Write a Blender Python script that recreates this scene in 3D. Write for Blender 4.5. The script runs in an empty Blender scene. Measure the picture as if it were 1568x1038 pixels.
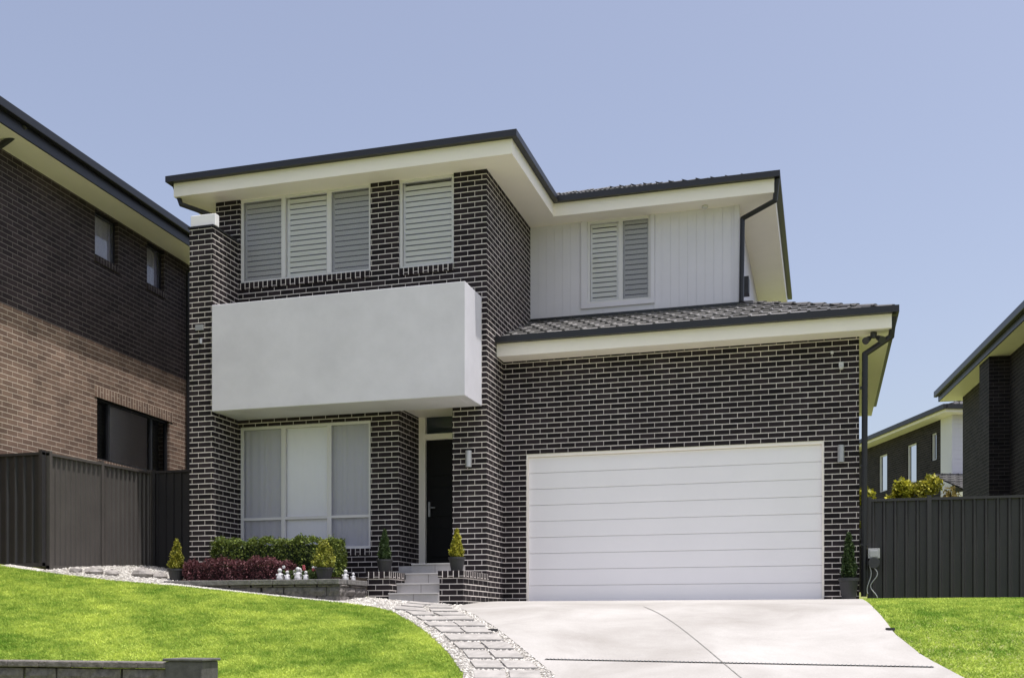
import bpy, math, random
import numpy as np
from mathutils import Vector
random.seed(7); rng=np.random.default_rng(7)
S=bpy.context.scene
S.view_settings.view_transform='Standard'; S.view_settings.look='None'; S.view_settings.exposure=0

# ---------------------------------------------------------------- materials
def nmat(name):
    m=bpy.data.materials.new(name); m.use_nodes=True
    nt=m.node_tree; b=nt.nodes['Principled BSDF']; return m,nt,b
def mat_plain(name,col,rough=.6,noise=.0,scale=3.,metal=0.,bump=0.,bscale=60.,spec=.5):
    m,nt,b=nmat(name); L=nt.links
    b.inputs['Roughness'].default_value=rough; b.inputs['Metallic'].default_value=metal
    b.inputs['Specular IOR Level'].default_value=spec
    b.inputs['Base Color'].default_value=(*col,1)
    tc=nt.nodes.new('ShaderNodeTexCoord')
    if noise>0:
        n=nt.nodes.new('ShaderNodeTexNoise'); n.inputs['Scale'].default_value=scale; n.inputs['Detail'].default_value=6
        n.inputs['Roughness'].default_value=.65
        L.new(tc.outputs['Object'],n.inputs['Vector'])
        r=nt.nodes.new('ShaderNodeValToRGB')
        r.color_ramp.elements[0].position=.3; r.color_ramp.elements[1].position=.7
        r.color_ramp.elements[0].color=(*[c*(1-noise) for c in col],1)
        r.color_ramp.elements[1].color=(*[min(1,c*(1+noise)) for c in col],1)
        L.new(n.outputs['Fac'],r.inputs['Fac']); L.new(r.outputs['Color'],b.inputs['Base Color'])
    if bump>0:
        n2=nt.nodes.new('ShaderNodeTexNoise'); n2.inputs['Scale'].default_value=bscale; n2.inputs['Detail'].default_value=4
        L.new(tc.outputs['Object'],n2.inputs['Vector'])
        bp=nt.nodes.new('ShaderNodeBump'); bp.inputs['Strength'].default_value=bump; bp.inputs['Distance'].default_value=.01
        L.new(n2.outputs['Fac'],bp.inputs['Height']); L.new(bp.outputs['Normal'],b.inputs['Normal'])
    return m
def mat_brick(name,c1,c2,mortar,ms=.0075):
    m,nt,b=nmat(name); L=nt.links
    uv=nt.nodes.new('ShaderNodeUVMap'); uv.uv_map='UVMap'
    sc=nt.nodes.new('ShaderNodeVectorMath'); sc.operation='MULTIPLY'; sc.inputs[1].default_value=(1.7,1,1); L.new(uv.outputs['UV'],sc.inputs[0])
    br=nt.nodes.new('ShaderNodeTexBrick'); L.new(sc.outputs['Vector'],br.inputs['Vector'])
    br.inputs['Color1'].default_value=(*c1,1); br.inputs['Color2'].default_value=(*c2,1)
    br.inputs['Mortar'].default_value=(*mortar,1); br.inputs['Scale'].default_value=1
    br.inputs['Mortar Size'].default_value=ms; br.inputs['Mortar Smooth'].default_value=.12
    br.inputs['Brick Width'].default_value=.24*1.7; br.inputs['Row Height'].default_value=.086
    n=nt.nodes.new('ShaderNodeTexNoise'); n.inputs['Scale'].default_value=1.3; n.inputs['Detail'].default_value=8; n.inputs['Roughness'].default_value=.75
    L.new(uv.outputs['UV'],n.inputs['Vector'])
    mr=nt.nodes.new('ShaderNodeMapRange'); mr.inputs['From Min'].default_value=.3; mr.inputs['From Max'].default_value=.7
    mr.inputs['To Min'].default_value=.66; mr.inputs['To Max'].default_value=1.3
    L.new(n.outputs['Fac'],mr.inputs['Value'])
    mx=nt.nodes.new('ShaderNodeVectorMath'); mx.operation='SCALE'
    L.new(br.outputs['Color'],mx.inputs[0]); L.new(mr.outputs['Result'],mx.inputs['Scale'])
    L.new(mx.outputs['Vector'],b.inputs['Base Color'])
    b.inputs['Roughness'].default_value=.8; b.inputs['Specular IOR Level'].default_value=.2
    inv=nt.nodes.new('ShaderNodeMath'); inv.operation='SUBTRACT'; inv.inputs[0].default_value=1
    L.new(br.outputs['Fac'],inv.inputs[1])
    bp=nt.nodes.new('ShaderNodeBump'); bp.inputs['Strength'].default_value=.5; bp.inputs['Distance'].default_value=.005
    L.new(inv.outputs[0],bp.inputs['Height']); L.new(bp.outputs['Normal'],b.inputs['Normal'])
    return m
def mat_attr(name,rough=.7,trans=0.,spec=.3):
    m,nt,b=nmat(name); L=nt.links
    a=nt.nodes.new('ShaderNodeAttribute'); a.attribute_name='Col'
    L.new(a.outputs['Color'],b.inputs['Base Color']); b.inputs['Roughness'].default_value=rough
    b.inputs['Specular IOR Level'].default_value=spec
    if trans>0:
        t=nt.nodes.new('ShaderNodeBsdfTranslucent'); L.new(a.outputs['Color'],t.inputs['Color'])
        mx=nt.nodes.new('ShaderNodeMixShader'); mx.inputs[0].default_value=trans
        o=nt.nodes['Material Output']
        L.new(b.outputs[0],mx.inputs[1]); L.new(t.outputs[0],mx.inputs[2]); L.new(mx.outputs[0],o.inputs['Surface'])
    return m
def mat_glass(name,refl=.12):
    m=bpy.data.materials.new(name); m.use_nodes=True; nt=m.node_tree; nt.nodes.clear(); L=nt.links
    o=nt.nodes.new('ShaderNodeOutputMaterial'); t=nt.nodes.new('ShaderNodeBsdfTransparent'); g=nt.nodes.new('ShaderNodeBsdfGlossy')
    t.inputs['Color'].default_value=(.99,.99,1,1); g.inputs['Roughness'].default_value=.02
    f=nt.nodes.new('ShaderNodeFresnel'); f.inputs['IOR'].default_value=1.4
    ad=nt.nodes.new('ShaderNodeMath'); ad.operation='ADD'; ad.inputs[1].default_value=refl; L.new(f.outputs[0],ad.inputs[0])
    mx=nt.nodes.new('ShaderNodeMixShader'); L.new(ad.outputs[0],mx.inputs[0]); L.new(t.outputs[0],mx.inputs[1]); L.new(g.outputs[0],mx.inputs[2])
    L.new(mx.outputs[0],o.inputs['Surface']); return m
def mat_screen(name,f=.5,col=(.12,.13,.15)):
    m=bpy.data.materials.new(name); m.use_nodes=True; nt=m.node_tree; nt.nodes.clear(); L=nt.links
    o=nt.nodes.new('ShaderNodeOutputMaterial'); t=nt.nodes.new('ShaderNodeBsdfTransparent'); g=nt.nodes.new('ShaderNodeBsdfDiffuse')
    g.inputs['Color'].default_value=(*col,1)
    mx=nt.nodes.new('ShaderNodeMixShader'); mx.inputs[0].default_value=f; L.new(t.outputs[0],mx.inputs[1]); L.new(g.outputs[0],mx.inputs[2])
    L.new(mx.outputs[0],o.inputs['Surface']); return m

BRICK=mat_brick('dark_brick',(.011,.0085,.010),(.032,.024,.027),(.70,.64,.61),.0072)
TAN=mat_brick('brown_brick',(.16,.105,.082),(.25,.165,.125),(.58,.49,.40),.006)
TAN_SHADE=mat_brick('shaded_brown_brick',(.026,.019,.022),(.050,.036,.039),(.19,.165,.155),.006)  # darker brown brick: the eave's shade is put into its colour
BRICKN=mat_brick('neighbour_dark_brick',(.015,.0125,.015),(.030,.024,.027),(.11,.10,.10),.005)
RENDER=mat_plain('cement_render',(.60,.585,.635),.9,.075,1.2,bump=.12,bscale=9)
CREAM=mat_plain('cream_paint',(.96,.89,.81),.5,.02,2)
CREAM2=mat_plain('warm_cream_paint',(.97,.90,.79),.5,.02,2)
WHITE=mat_plain('white_paint',(.84,.82,.84),.45,.02,2)
DOORW=mat_plain('garage_door_paint',(.90,.87,.89),.4,.02,.8)
FRAME=mat_plain('window_frame_paint',(.68,.66,.67),.4)
CLAD=mat_plain('cladding_paint',(.69,.665,.72),.55,.03,1.5)
BLACK=mat_plain('black_colorbond',(.011,.011,.014),.4,.1,4)
DOORB=mat_plain('black_door',(.006,.0055,.006),.6,spec=.2)
SHUT=mat_plain('shutter_white',(.96,.94,.98),.5)
BLIND=mat_plain('roller_blind',(.96,.93,.99),.8,.015,4)
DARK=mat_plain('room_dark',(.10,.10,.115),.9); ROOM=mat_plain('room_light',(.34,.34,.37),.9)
GLASS=mat_glass('window_glass',.0); GLASSR=mat_glass('reflective_window_glass',.22); SCREEN=mat_screen('flyscreen',.32,(.22,.22,.28))
DGLASS=mat_plain('dark_glass',(.03,.04,.05),.05,spec=.8)
FENCE=mat_plain('fence_steel',(.028,.026,.028),.5,.12,2)
FENCEL=mat_plain('gate_steel',(.085,.075,.070),.5,.10,2)
STONE=mat_plain('step_tile',(.42,.40,.40),.6,.1,5)
CONC=mat_plain('concrete',(.47,.45,.42),.85,.12,.9,bump=.3,bscale=90)
JOINT=mat_plain('joint',(.16,.15,.14),.9,.2,20)
ASPH=mat_plain('asphalt',(.05,.05,.052),.9,.2,30,bump=.4,bscale=200)
BLOCK=mat_plain('split_face_block',(.14,.125,.12),.95,.5,14,bump=1.,bscale=35)
SOIL=mat_plain('soil',(.05,.035,.025),.95,.4,20,bump=1,bscale=40)
POT=mat_plain('dark_pot',(.03,.03,.033),.5,.1,6)
METAL=mat_plain('grey_metal',(.42,.42,.43),.4,metal=.5)
PLAST=mat_plain('white_plastic',(.62,.61,.61),.45)
LEAF=mat_attr('leaf',.6,.25); GRASSB=mat_attr('grass_blade',.7,.35,.1); PEB=mat_attr('pebble',.8); TILE=mat_attr('roof_tile',.5,spec=.5)
PAVER=mat_plain('paver',(.33,.31,.295),.85,.25,6,bump=.4,bscale=50)

# ---------------------------------------------------------------- mesh helpers
def group(name,loc=(0,0,0),rz=0.):
    e=bpy.data.objects.new(name,None); e.location=loc; e.rotation_euler=(0,0,rz); e.empty_display_size=.3
    S.collection.objects.link(e); return e
class M:
    def __init__(s): s.v=[];s.f=[];s.uv=[];s.c=[]
    def face(s,pts,uv=None,col=None,sold=False):
        i=len(s.v); s.v+= [tuple(p) for p in pts]; s.f.append(tuple(range(i,i+len(pts))))
        if uv is None:
            a=Vector(pts[1])-Vector(pts[0]); b=Vector(pts[2])-Vector(pts[0]); n=a.cross(b)
            ax=max(range(3),key=lambda k:abs(n[k]))
            if ax==0: uv=[(p[1],p[2]) for p in pts]
            elif ax==1: uv=[(p[0],p[2]) for p in pts]
            else: uv=[(p[0],p[1]) for p in pts]
            if sold: uv=[(b_,a_) for a_,b_ in uv]
        s.uv+=list(uv); s.c+= [col or (1,1,1)]*len(pts)
    def box(s,x0,x1,y0,y1,z0,z1,sold=False,col=None):
        if x0>x1:x0,x1=x1,x0
        if y0>y1:y0,y1=y1,y0
        if z0>z1:z0,z1=z1,z0
        P=lambda i,j,k:((x0,x1)[i],(y0,y1)[j],(z0,z1)[k])
        for q in ([P(0,0,0),P(1,0,0),P(1,0,1),P(0,0,1)],[P(1,1,0),P(0,1,0),P(0,1,1),P(1,1,1)],
                  [P(0,1,0),P(0,0,0),P(0,0,1),P(0,1,1)],[P(1,0,0),P(1,1,0),P(1,1,1),P(1,0,1)],
                  [P(0,0,1),P(1,0,1),P(1,1,1),P(0,1,1)],[P(0,1,0),P(1,1,0),P(1,0,0),P(0,0,0)]):
            s.face(q,sold=sold,col=col)
    def cyl(s,p0,p1,r0,r1=None,n=12,cap=True,col=None):
        r1=r0 if r1 is None else r1
        p0=Vector(p0);p1=Vector(p1);d=(p1-p0).normalized()
        a=d.orthogonal().normalized(); b=d.cross(a)
        A=[p0+(a*math.cos(t)+b*math.sin(t))*r0 for t in [2*math.pi*i/n for i in range(n)]]
        B=[p1+(a*math.cos(t)+b*math.sin(t))*r1 for t in [2*math.pi*i/n for i in range(n)]]
        for i in range(n):
            j=(i+1)%n; s.face([A[i],A[j],B[j],B[i]],col=col)
        if cap: s.face(A[::-1],col=col); s.face(B,col=col)
    def pipe(s,pts,r,n=10):
        for a,b in zip(pts[:-1],pts[1:]): s.cyl(a,b,r,n=n)
        for p in pts[1:-1]: s.ball(p,r*1.02)
    def ball(s,c,r,n=8,m=6,sc=(1,1,1),jit=0,col=None):
        c=Vector(c); R=[]
        for i in range(m+1):
            th=math.pi*i/m; row=[]
            for j in range(n):
                ph=2*math.pi*j/n; k=1+random.uniform(-jit,jit)
                row.append(c+Vector((r*sc[0]*math.sin(th)*math.cos(ph),r*sc[1]*math.sin(th)*math.sin(ph),r*sc[2]*math.cos(th)))*k)
            R.append(row)
        for i in range(m):
            for j in range(n):
                k=(j+1)%n; s.face([R[i][j],R[i+1][j],R[i+1][k],R[i][k]],col=col)
    def lathe(s,c,prof,n=20):
        for (r0,z0),(r1,z1) in zip(prof[:-1],prof[1:]):
            for i in range(n):
                a=2*math.pi*i/n;b=2*math.pi*(i+1)/n
                s.face([(c[0]+r0*math.cos(a),c[1]+r0*math.sin(a),c[2]+z0),(c[0]+r0*math.cos(b),c[1]+r0*math.sin(b),c[2]+z0),
                        (c[0]+r1*math.cos(b),c[1]+r1*math.sin(b),c[2]+z1),(c[0]+r1*math.cos(a),c[1]+r1*math.sin(a),c[2]+z1)])
    def obj(s,name,mat,parent=None,bevel=0,col=False,smooth=False):
        me=bpy.data.meshes.new(name); me.from_pydata(s.v,[],s.f)
        u=me.uv_layers.new(name='UVMap'); u.data.foreach_set('uv',np.array(s.uv,dtype=np.float32).ravel())
        if col:
            a=me.color_attributes.new('Col','FLOAT_COLOR','CORNER')
            cc=np.ones((len(s.c),4),dtype=np.float32); cc[:,:3]=np.array(s.c); a.data.foreach_set('color',cc.ravel())
        me.materials.append(mat)
        if smooth: me.shade_smooth()
        o=bpy.data.objects.new(name,me); S.collection.objects.link(o)
        if parent: o.parent=parent
        if bevel>0:
            w=o.modifiers.new('w','WELD'); w.merge_threshold=.0005
            bv=o.modifiers.new('b','BEVEL'); bv.width=bevel; bv.segments=2; bv.limit_method='ANGLE'
        return o
def fast(name,V,k,cols,mat,parent=None):
    n=len(V)//k; me=bpy.data.meshes.new(name)
    me.vertices.add(n*k); me.vertices.foreach_set('co',V.astype(np.float32).ravel())
    me.loops.add(n*k); me.loops.foreach_set('vertex_index',np.arange(n*k,dtype=np.int32))
    me.polygons.add(n); me.polygons.foreach_set('loop_start',np.arange(0,n*k,k,dtype=np.int32))
    me.polygons.foreach_set('loop_total',np.full(n,k,dtype=np.int32))
    me.update(calc_edges=True)
    a=me.color_attributes.new('Col','FLOAT_COLOR','CORNER')
    cc=np.ones((n*k,4),dtype=np.float32); cc[:,:3]=np.repeat(cols,k,axis=0); a.data.foreach_set('color',cc.ravel())
    me.materials.append(mat); o=bpy.data.objects.new(name,me); S.collection.objects.link(o)
    if parent: o.parent=parent
    return o
def unit(n):
    v=rng.normal(size=(n,3)); return v/np.linalg.norm(v,axis=1,keepdims=True)
def leaves(name,C,size,c0,c1,parent=None,mat=None,shade=None):
    n=len(C); a=unit(n); b=np.cross(a,unit(n)); b/=np.linalg.norm(b,axis=1,keepdims=True)+1e-9
    s=size*rng.uniform(.6,1.3,(n,1))
    V=np.stack([C-a*s,C+b*s*.5,C+a*s,C-b*s*.5],axis=1).reshape(-1,3)
    t=rng.random((n,1)); col=np.array(c0)*(1-t)+np.array(c1)*t
    if shade is not None: col=col*shade[:,None]
    return fast(name,V,4,col,mat or LEAF,parent)
def vnoise(x,y,s,seed):
    r=np.random.default_rng(seed); G=r.random((128,128)); u=x/s+40; v=y/s+40
    i=np.floor(u).astype(int);j=np.floor(v).astype(int);a=u-i;b=v-j;a=a*a*(3-2*a);b=b*b*(3-2*b)
    g=lambda p,q:G[p%128,q%128]
    return (g(i,j)*(1-a)+g(i+1,j)*a)*(1-b)+(g(i,j+1)*(1-a)+g(i+1,j+1)*a)*b

# ---------------------------------------------------------------- terrain
PY=np.array([-600,3,4,6,8,9.4,10.4,12,13,14,15,16,17.3,24,36,60,600.])
PZ=np.array([-1.6,-1.6,-1.48,-1.36,-1.03,-.74,-.53,-.17,.03,.18,.27,.33,.37,.4,2.2,3.5,3.5])
def Pz(y):
    y=np.asarray(y,float); return sum(np.interp(y+d,PY,PZ) for d in (-.5,-.25,0,.25,.5))/5
def terr(x,y):
    x=np.asarray(x,float);y=np.asarray(y,float)
    dd=np.clip(-5.3-x,0,9)
    c=(.080*dd+.0045*dd*dd)*np.clip((y-3.5)/4,0,1)
    d=.42*np.clip((-5.75-x)/.3,0,1)*np.clip((9.42-y)/.1,0,1)*np.clip((y-5)/2,0,1)*np.clip((x+14)/2,0,1)
    return Pz(y)+c-d
def T(x,y): return float(terr(x,y))

xs=np.unique(np.concatenate([np.linspace(-600,-40,15),np.arange(-40,-14,2),np.arange(-14,6.01,.25),[-6.05,-5.75],np.arange(6,40,2),np.linspace(40,600,15)]))
ys=np.unique(np.concatenate([np.linspace(-600,-20,12),np.arange(-20,2,2),np.arange(2,26,.25),[9.32,9.42],np.arange(26,62,2),np.linspace(62,600,14)]))
XX,YY=np.meshgrid(xs,ys); ZZ=terr(XX,YY)
V=np.stack([XX,YY,ZZ],-1).reshape(-1,3); nx=len(xs)
F=[(j*nx+i,j*nx+i+1,(j+1)*nx+i+1,(j+1)*nx+i) for j in range(len(ys)-1) for i in range(nx-1)]
me=bpy.data.meshes.new('ground'); me.from_pydata(V.tolist(),[],F); me.shade_smooth()
m,nt,b=nmat('grass_ground'); L=nt.links
tc=nt.nodes.new('ShaderNodeTexCoord')
n1=nt.nodes.new('ShaderNodeTexNoise'); n1.inputs['Scale'].default_value=.9; n1.inputs['Detail'].default_value=8; n1.inputs['Roughness'].default_value=.7
L.new(tc.outputs['Object'],n1.inputs['Vector'])
r=nt.nodes.new('ShaderNodeValToRGB'); r.color_ramp.elements[0].position=.35; r.color_ramp.elements[1].position=.65
r.color_ramp.elements[0].color=(.17,.20,.06,1); r.color_ramp.elements[1].color=(.27,.29,.11,1)
L.new(n1.outputs['Fac'],r.inputs['Fac']); L.new(r.outputs['Color'],b.inputs['Base Color']); b.inputs['Roughness'].default_value=.95
b.inputs['Specular IOR Level'].default_value=.1
me.materials.append(m); g=bpy.data.objects.new('ground',me); S.collection.objects.link(g)

PLy=[3.2,6,8,10.4,11.3,12.4,13.1,13.7,14.0,14.16,15.1]; PLx=[-2.6,-2.75,-2.9,-3.56,-4.05,-4.76,-5.25,-5.75,-6.2,-6.74,-6.74]
DLy=[3.2,6,8,10.4,12.25,14.3,14.6,15.1,16.2,17.27];   DLx=[-1.8,-1.95,-2.1,-2.59,-3.70,-4.95,-5.1,-5.15,-5.15,-5.15]
DRy=[3.2,6,8,10.4,11.3,12.25,14,15.5,17.27]; DRx=[3.4,2.9,2.1,1.26,.93,.73,.6,.55,.53]
pl=lambda y:np.interp(y,PLy,PLx); dl=lambda y:np.interp(y,DLy,DLx); dr=lambda y:np.interp(y,DRy,DRx)
def drape(name,rows,mat,off,n=8,parent=None):
    mm=M()
    for (a0,b0),(a1,b1) in zip(rows[:-1],rows[1:]):
        for i in range(n):
            q=[]
            for A,B,t in ((a0,b0,i/n),(a0,b0,(i+1)/n),(a1,b1,(i+1)/n),(a1,b1,i/n)):
                x=A[0]*(1-t)+B[0]*t; y=A[1]*(1-t)+B[1]*t; q.append((x,y,T(x,y)+off))
            mm.face(q)
    return mm.obj(name,mat,parent)
yy=np.arange(3.2,17.3,.2).tolist()+[17.6]
m,nt,b=nmat('driveway_concrete'); L=nt.links
tc=nt.nodes.new('ShaderNodeTexCoord')
na=nt.nodes.new('ShaderNodeTexNoise'); na.inputs['Scale'].default_value=.6; na.inputs['Detail'].default_value=10; na.inputs['Roughness'].default_value=.66; na.inputs['Distortion'].default_value=.4
nb=nt.nodes.new('ShaderNodeTexNoise'); nb.inputs['Scale'].default_value=60; nb.inputs['Detail'].default_value=3
L.new(tc.outputs['Object'],na.inputs['Vector']); L.new(tc.outputs['Object'],nb.inputs['Vector'])
ra=nt.nodes.new('ShaderNodeValToRGB'); ra.color_ramp.elements[0].position=.33; ra.color_ramp.elements[1].position=.66
ra.color_ramp.elements[0].color=(.30,.28,.262,1); ra.color_ramp.elements[1].color=(.435,.415,.40,1)
L.new(na.outputs['Fac'],ra.inputs['Fac'])
mr=nt.nodes.new('ShaderNodeMapRange'); mr.inputs['To Min'].default_value=.85; mr.inputs['To Max'].default_value=1.12; L.new(nb.outputs['Fac'],mr.inputs['Value'])
vm=nt.nodes.new('ShaderNodeVectorMath'); vm.operation='SCALE'; L.new(ra.outputs['Color'],vm.inputs[0]); L.new(mr.outputs['Result'],vm.inputs['Scale'])
L.new(vm.outputs['Vector'],b.inputs['Base Color']); b.inputs['Roughness'].default_value=.85
dw=group('driveway')
drape('concrete_slab',[((dl(y),y),(dr(y),y)) for y in yy],m,.02,12,dw)
jm=M()
def strip(p,q,w,off,mm,n=24):
    p=Vector(p);q=Vector(q);d=(q-p).normalized();o=Vector((-d.y,d.x))*w/2
    for i in range(n):
        a=p+(q-p)*i/n;b_=p+(q-p)*(i+1)/n
        mm.face([(a.x-o.x,a.y-o.y,T(a.x,a.y)+off),(b_.x-o.x,b_.y-o.y,T(b_.x,b_.y)+off),(b_.x+o.x,b_.y+o.y,T(b_.x,b_.y)+off),(a.x+o.x,a.y+o.y,T(a.x,a.y)+off)])
strip((-2.35,14.4),(-.45,9.6),.012,.025,jm); strip((-5.0,14.35),(.55,14.9),.010,.0255,jm)
jm.obj('control_joint',mat_plain('joint_line',(.25,.24,.225),.9,.2,20),dw)
dj=M(); strip((-2.85,11.0),(1.0,10.85),.05,.026,dj); dj.obj('drain_slot',JOINT,dw)
gd=M()
for i in range(95):
    t=(i+.5)/95; x=-2.85+3.85*t; y=11.0-.15*t; gd.box(x-.006,x+.006,y-.024,y+.024,T(x,y)+.02,T(x,y)+.032)
gd.obj('drain_grate',METAL,dw)
bo=M(); x,y=.70,12.45; bo.cyl((x,y,T(x,y)+.01),(x,y,T(x,y)+.04),.05,n=14); bo.obj('stormwater_lid',POT,dw)
bo=M(); x,y=-3.85,12.35; bo.cyl((x,y,T(x,y)+.01),(x,y,T(x,y)+.045),.06,n=14); bo.obj('drain_lid',POT,dw)
rd=M(); rd.face([(-80,-5,-1.59),(80,-5,-1.59),(80,3.0,-1.59),(-80,3.0,-1.59)]); rd.obj('road',ASPH)
kb=M(); kb.box(-80,80,3.0,3.18,-1.7,-1.49); kb.obj('kerb',CONC,bevel=.02)
drape('bounce_path',[((-12.6,y),(-10.14,y)) for y in np.arange(16.65,25.2,.4)],CONC,.012,6)  # unseen pale concrete strip, added to bounce light up to the neighbour's soffit

def gravel_mat():
    m,nt,b=nmat('white_gravel'); L=nt.links
    tc=nt.nodes.new('ShaderNodeTexCoord'); v=nt.nodes.new('ShaderNodeTexVoronoi'); v.inputs['Scale'].default_value=38
    L.new(tc.outputs['Object'],v.inputs['Vector'])
    r=nt.nodes.new('ShaderNodeValToRGB'); r.color_ramp.elements[0].color=(.50,.47,.43,1); r.color_ramp.elements[1].color=(.15,.135,.115,1)
    r.color_ramp.elements[0].position=.2; r.color_ramp.elements[1].position=.75
    L.new(v.outputs['Distance'],r.inputs['Fac']); L.new(r.outputs['Color'],b.inputs['Base Color']); b.inputs['Roughness'].default_value=.9
    bp=nt.nodes.new('ShaderNodeBump'); bp.inputs['Strength'].default_value=.8; bp.inputs['Distance'].default_value=.015; bp.invert=True
    L.new(v.outputs['Distance'],bp.inputs['Height']); L.new(bp.outputs['Normal'],b.inputs['Normal']); return m
GR=gravel_mat()
gp=group('garden_path')
drape('gravel_sheet',[((float(pl(y)),y),(float(dl(y))-.0,y)) for y in np.arange(3.4,15.11,.13)],GR,.012,8,gp)
LX=[-12.3,-11.3,-10.3,-9.7,-9.3,-8,-6.5,-6.2,-5.8]; LY=[13.60,13.62,13.70,13.85,13.98,14.05,14.04,13.95,13.72]
def gy1(x): return 16.5 if -11.56<x<-10.14 else (15.5 if -10.14<=x<-9.6 else (13.8 if x<-11.56 else 14.2))
gb=group('gravel_bed')
drape('gravel_sheet',[((x,float(np.interp(x,LX,LY))),(x,gy1(x))) for x in np.arange(-12.2,-6.2,.12)],GR,.010,6,gb)
def pebbles(name,P,s,parent,c0=(.26,.24,.22),c1=(.66,.63,.59)):
    n=len(P); O=np.array([[1,0,0],[0,1,0],[-1,0,0],[0,-1,0],[0,0,.7],[0,0,-.7]])
    tri=np.array([[0,1,4],[1,2,4],[2,3,4],[3,0,4]])
    a=rng.uniform(0,6.28,n); sz=s*rng.uniform(.5,1.4,(n,1))
    base=O[tri].reshape(-1,3)
    ca,sa=np.cos(a),np.sin(a)
    st=rng.uniform(.6,1.1,n)
    X=base[None,:,0]*ca[:,None]-base[None,:,1]*sa[:,None]*st[:,None]; Y=base[None,:,0]*sa[:,None]+base[None,:,1]*ca[:,None]*st[:,None]
    Z=np.repeat(base[None,:,2],n,0)
    V=np.stack([X,Y,Z],-1)*sz[:,None]+P[:,None,:]
    t=rng.random((n,1)); col=np.array(c0)*(1-t)+np.array(c1)*t
    fast(name,V.reshape(-1,3),3,np.repeat(col,4,0),PEB,parent)
y=rng.uniform(8.5,15.1,9000); t=rng.random(9000); x=pl(y)*(1-t)+dl(y)*t
pebbles('pebbles',np.stack([x,y,terr(x,y)+.014],-1),.018,gp)
x=rng.uniform(-12.2,-6.2,9000); t=rng.random(9000); lo=np.interp(x,LX,LY); hi=np.array([gy1(a) for a in x]); y=lo+(hi-lo)*t
pebbles('pebbles',np.stack([x,y,terr(x,y)+.012],-1),.018,gb)
pm=M(); y=8.6
while y<14.75:
    for k in range(2):
        d=.29+random.uniform(-.03,.03); yc=y+random.uniform(-.02,.02)
        f=lambda Y_:(float(pl(Y_)) if Y_<13.9 else -6.0, float(dl(Y_)))
        a=(.16,.54)[k]+random.uniform(-.03,.03); b_=(.50,.86)[k]+random.uniform(-.03,.03)
        lo_=f(yc);hi_=f(yc+d)
        q=[(lo_[0]+(lo_[1]-lo_[0])*a,yc),(lo_[0]+(lo_[1]-lo_[0])*b_,yc),(hi_[0]+(hi_[1]-hi_[0])*b_,yc+d),(hi_[0]+(hi_[1]-hi_[0])*a,yc+d)]
        zt=[T(*p)+.038 for p in q]
        pm.face([(p[0],p[1],z) for p,z in zip(q,zt)])
        for i in range(4):
            j=(i+1)%4; pm.face([(q[i][0],q[i][1],zt[i]-.05),(q[j][0],q[j][1],zt[j]-.05),(q[j][0],q[j][1],zt[j]),(q[i][0],q[i][1],zt[i])])
    y+=.40
pm.obj('stepping_pavers',PAVER,gp)

def blades(X,Y):
    n=len(X); Z=terr(X,Y); h=rng.uniform(.012,.038,n); a=rng.uniform(0,6.28,n); w=rng.uniform(.007,.012,n)
    dx=np.cos(a)*w; dy=np.sin(a)*w; lx=rng.normal(0,.024,n); ly=rng.normal(0,.024,n)
    V=np.stack([np.stack([X-dx,Y-dy,Z-.002],-1),np.stack([X+dx,Y+dy,Z-.002],-1),np.stack([X+lx,Y+ly,Z+h],-1)],1)
    pat=.35*vnoise(X,Y,.9,1)+.35*vnoise(X,Y,.28,2)+.3*vnoise(X,Y,.10,3)
    t=np.clip(.45*rng.random(n)+1.5*(pat-.5)+.30,0,1)[:,None]
    col=np.array((.16,.30,.035))*(1-t)+np.array((.62,.71,.15))*t
    return V.reshape(-1,3),col
N=380000
X=rng.uniform(-13,-3.2,N); Y=rng.uniform(9.3,14.1,N)
k=(X<pl(Y)-.01+rng.normal(0,.012,N))&(Y<np.interp(X,LX,LY)+rng.normal(0,.015,N))&((Y>9.5)|(X>-5.7)); X1,Y1=X[k],Y[k]
X=rng.uniform(.5,4.6,120000); Y=rng.uniform(9.3,17.25,120000); k=X>dr(Y)+.02; X2,Y2=X[k],Y[k]
Vv,Cc=blades(np.concatenate([X1,X2]),np.concatenate([Y1,Y2])); fast('lawn',Vv,3,Cc,GRASSB)

# ---------------------------------------------------------------- architecture helpers
def wall(mm,mp,u0,u1,z0,z1,th,ops=()):
    us=sorted({u0,u1,*[o[0] for o in ops],*[o[1] for o in ops]})
    for a,b_ in zip(us[:-1],us[1:]):
        c=(a+b_)/2; iv=sorted([(o[2],o[3]) for o in ops if o[0]<c<o[1]]); z=z0
        for l,h in iv+[(z1,z1)]:
            if l-z>1e-4:
                p=mp(a,0,z);q=mp(b_,th,l); mm.box(p[0],q[0],p[1],q[1],p[2],q[2])
            z=max(z,h)
def MY(Y0): return lambda u,d,z:(u,Y0+d,z)
def MXp(X0): return lambda u,d,z:(X0-d,u,z)
def MXn(X0): return lambda u,d,z:(X0+d,u,z)
def bx(mm,mp,u0,u1,d0,d1,z0,z1,**k):
    p=mp(u0,d0,z0);q=mp(u1,d1,z1); mm.box(p[0],q[0],p[1],q[1],p[2],q[2],**k)
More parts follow.
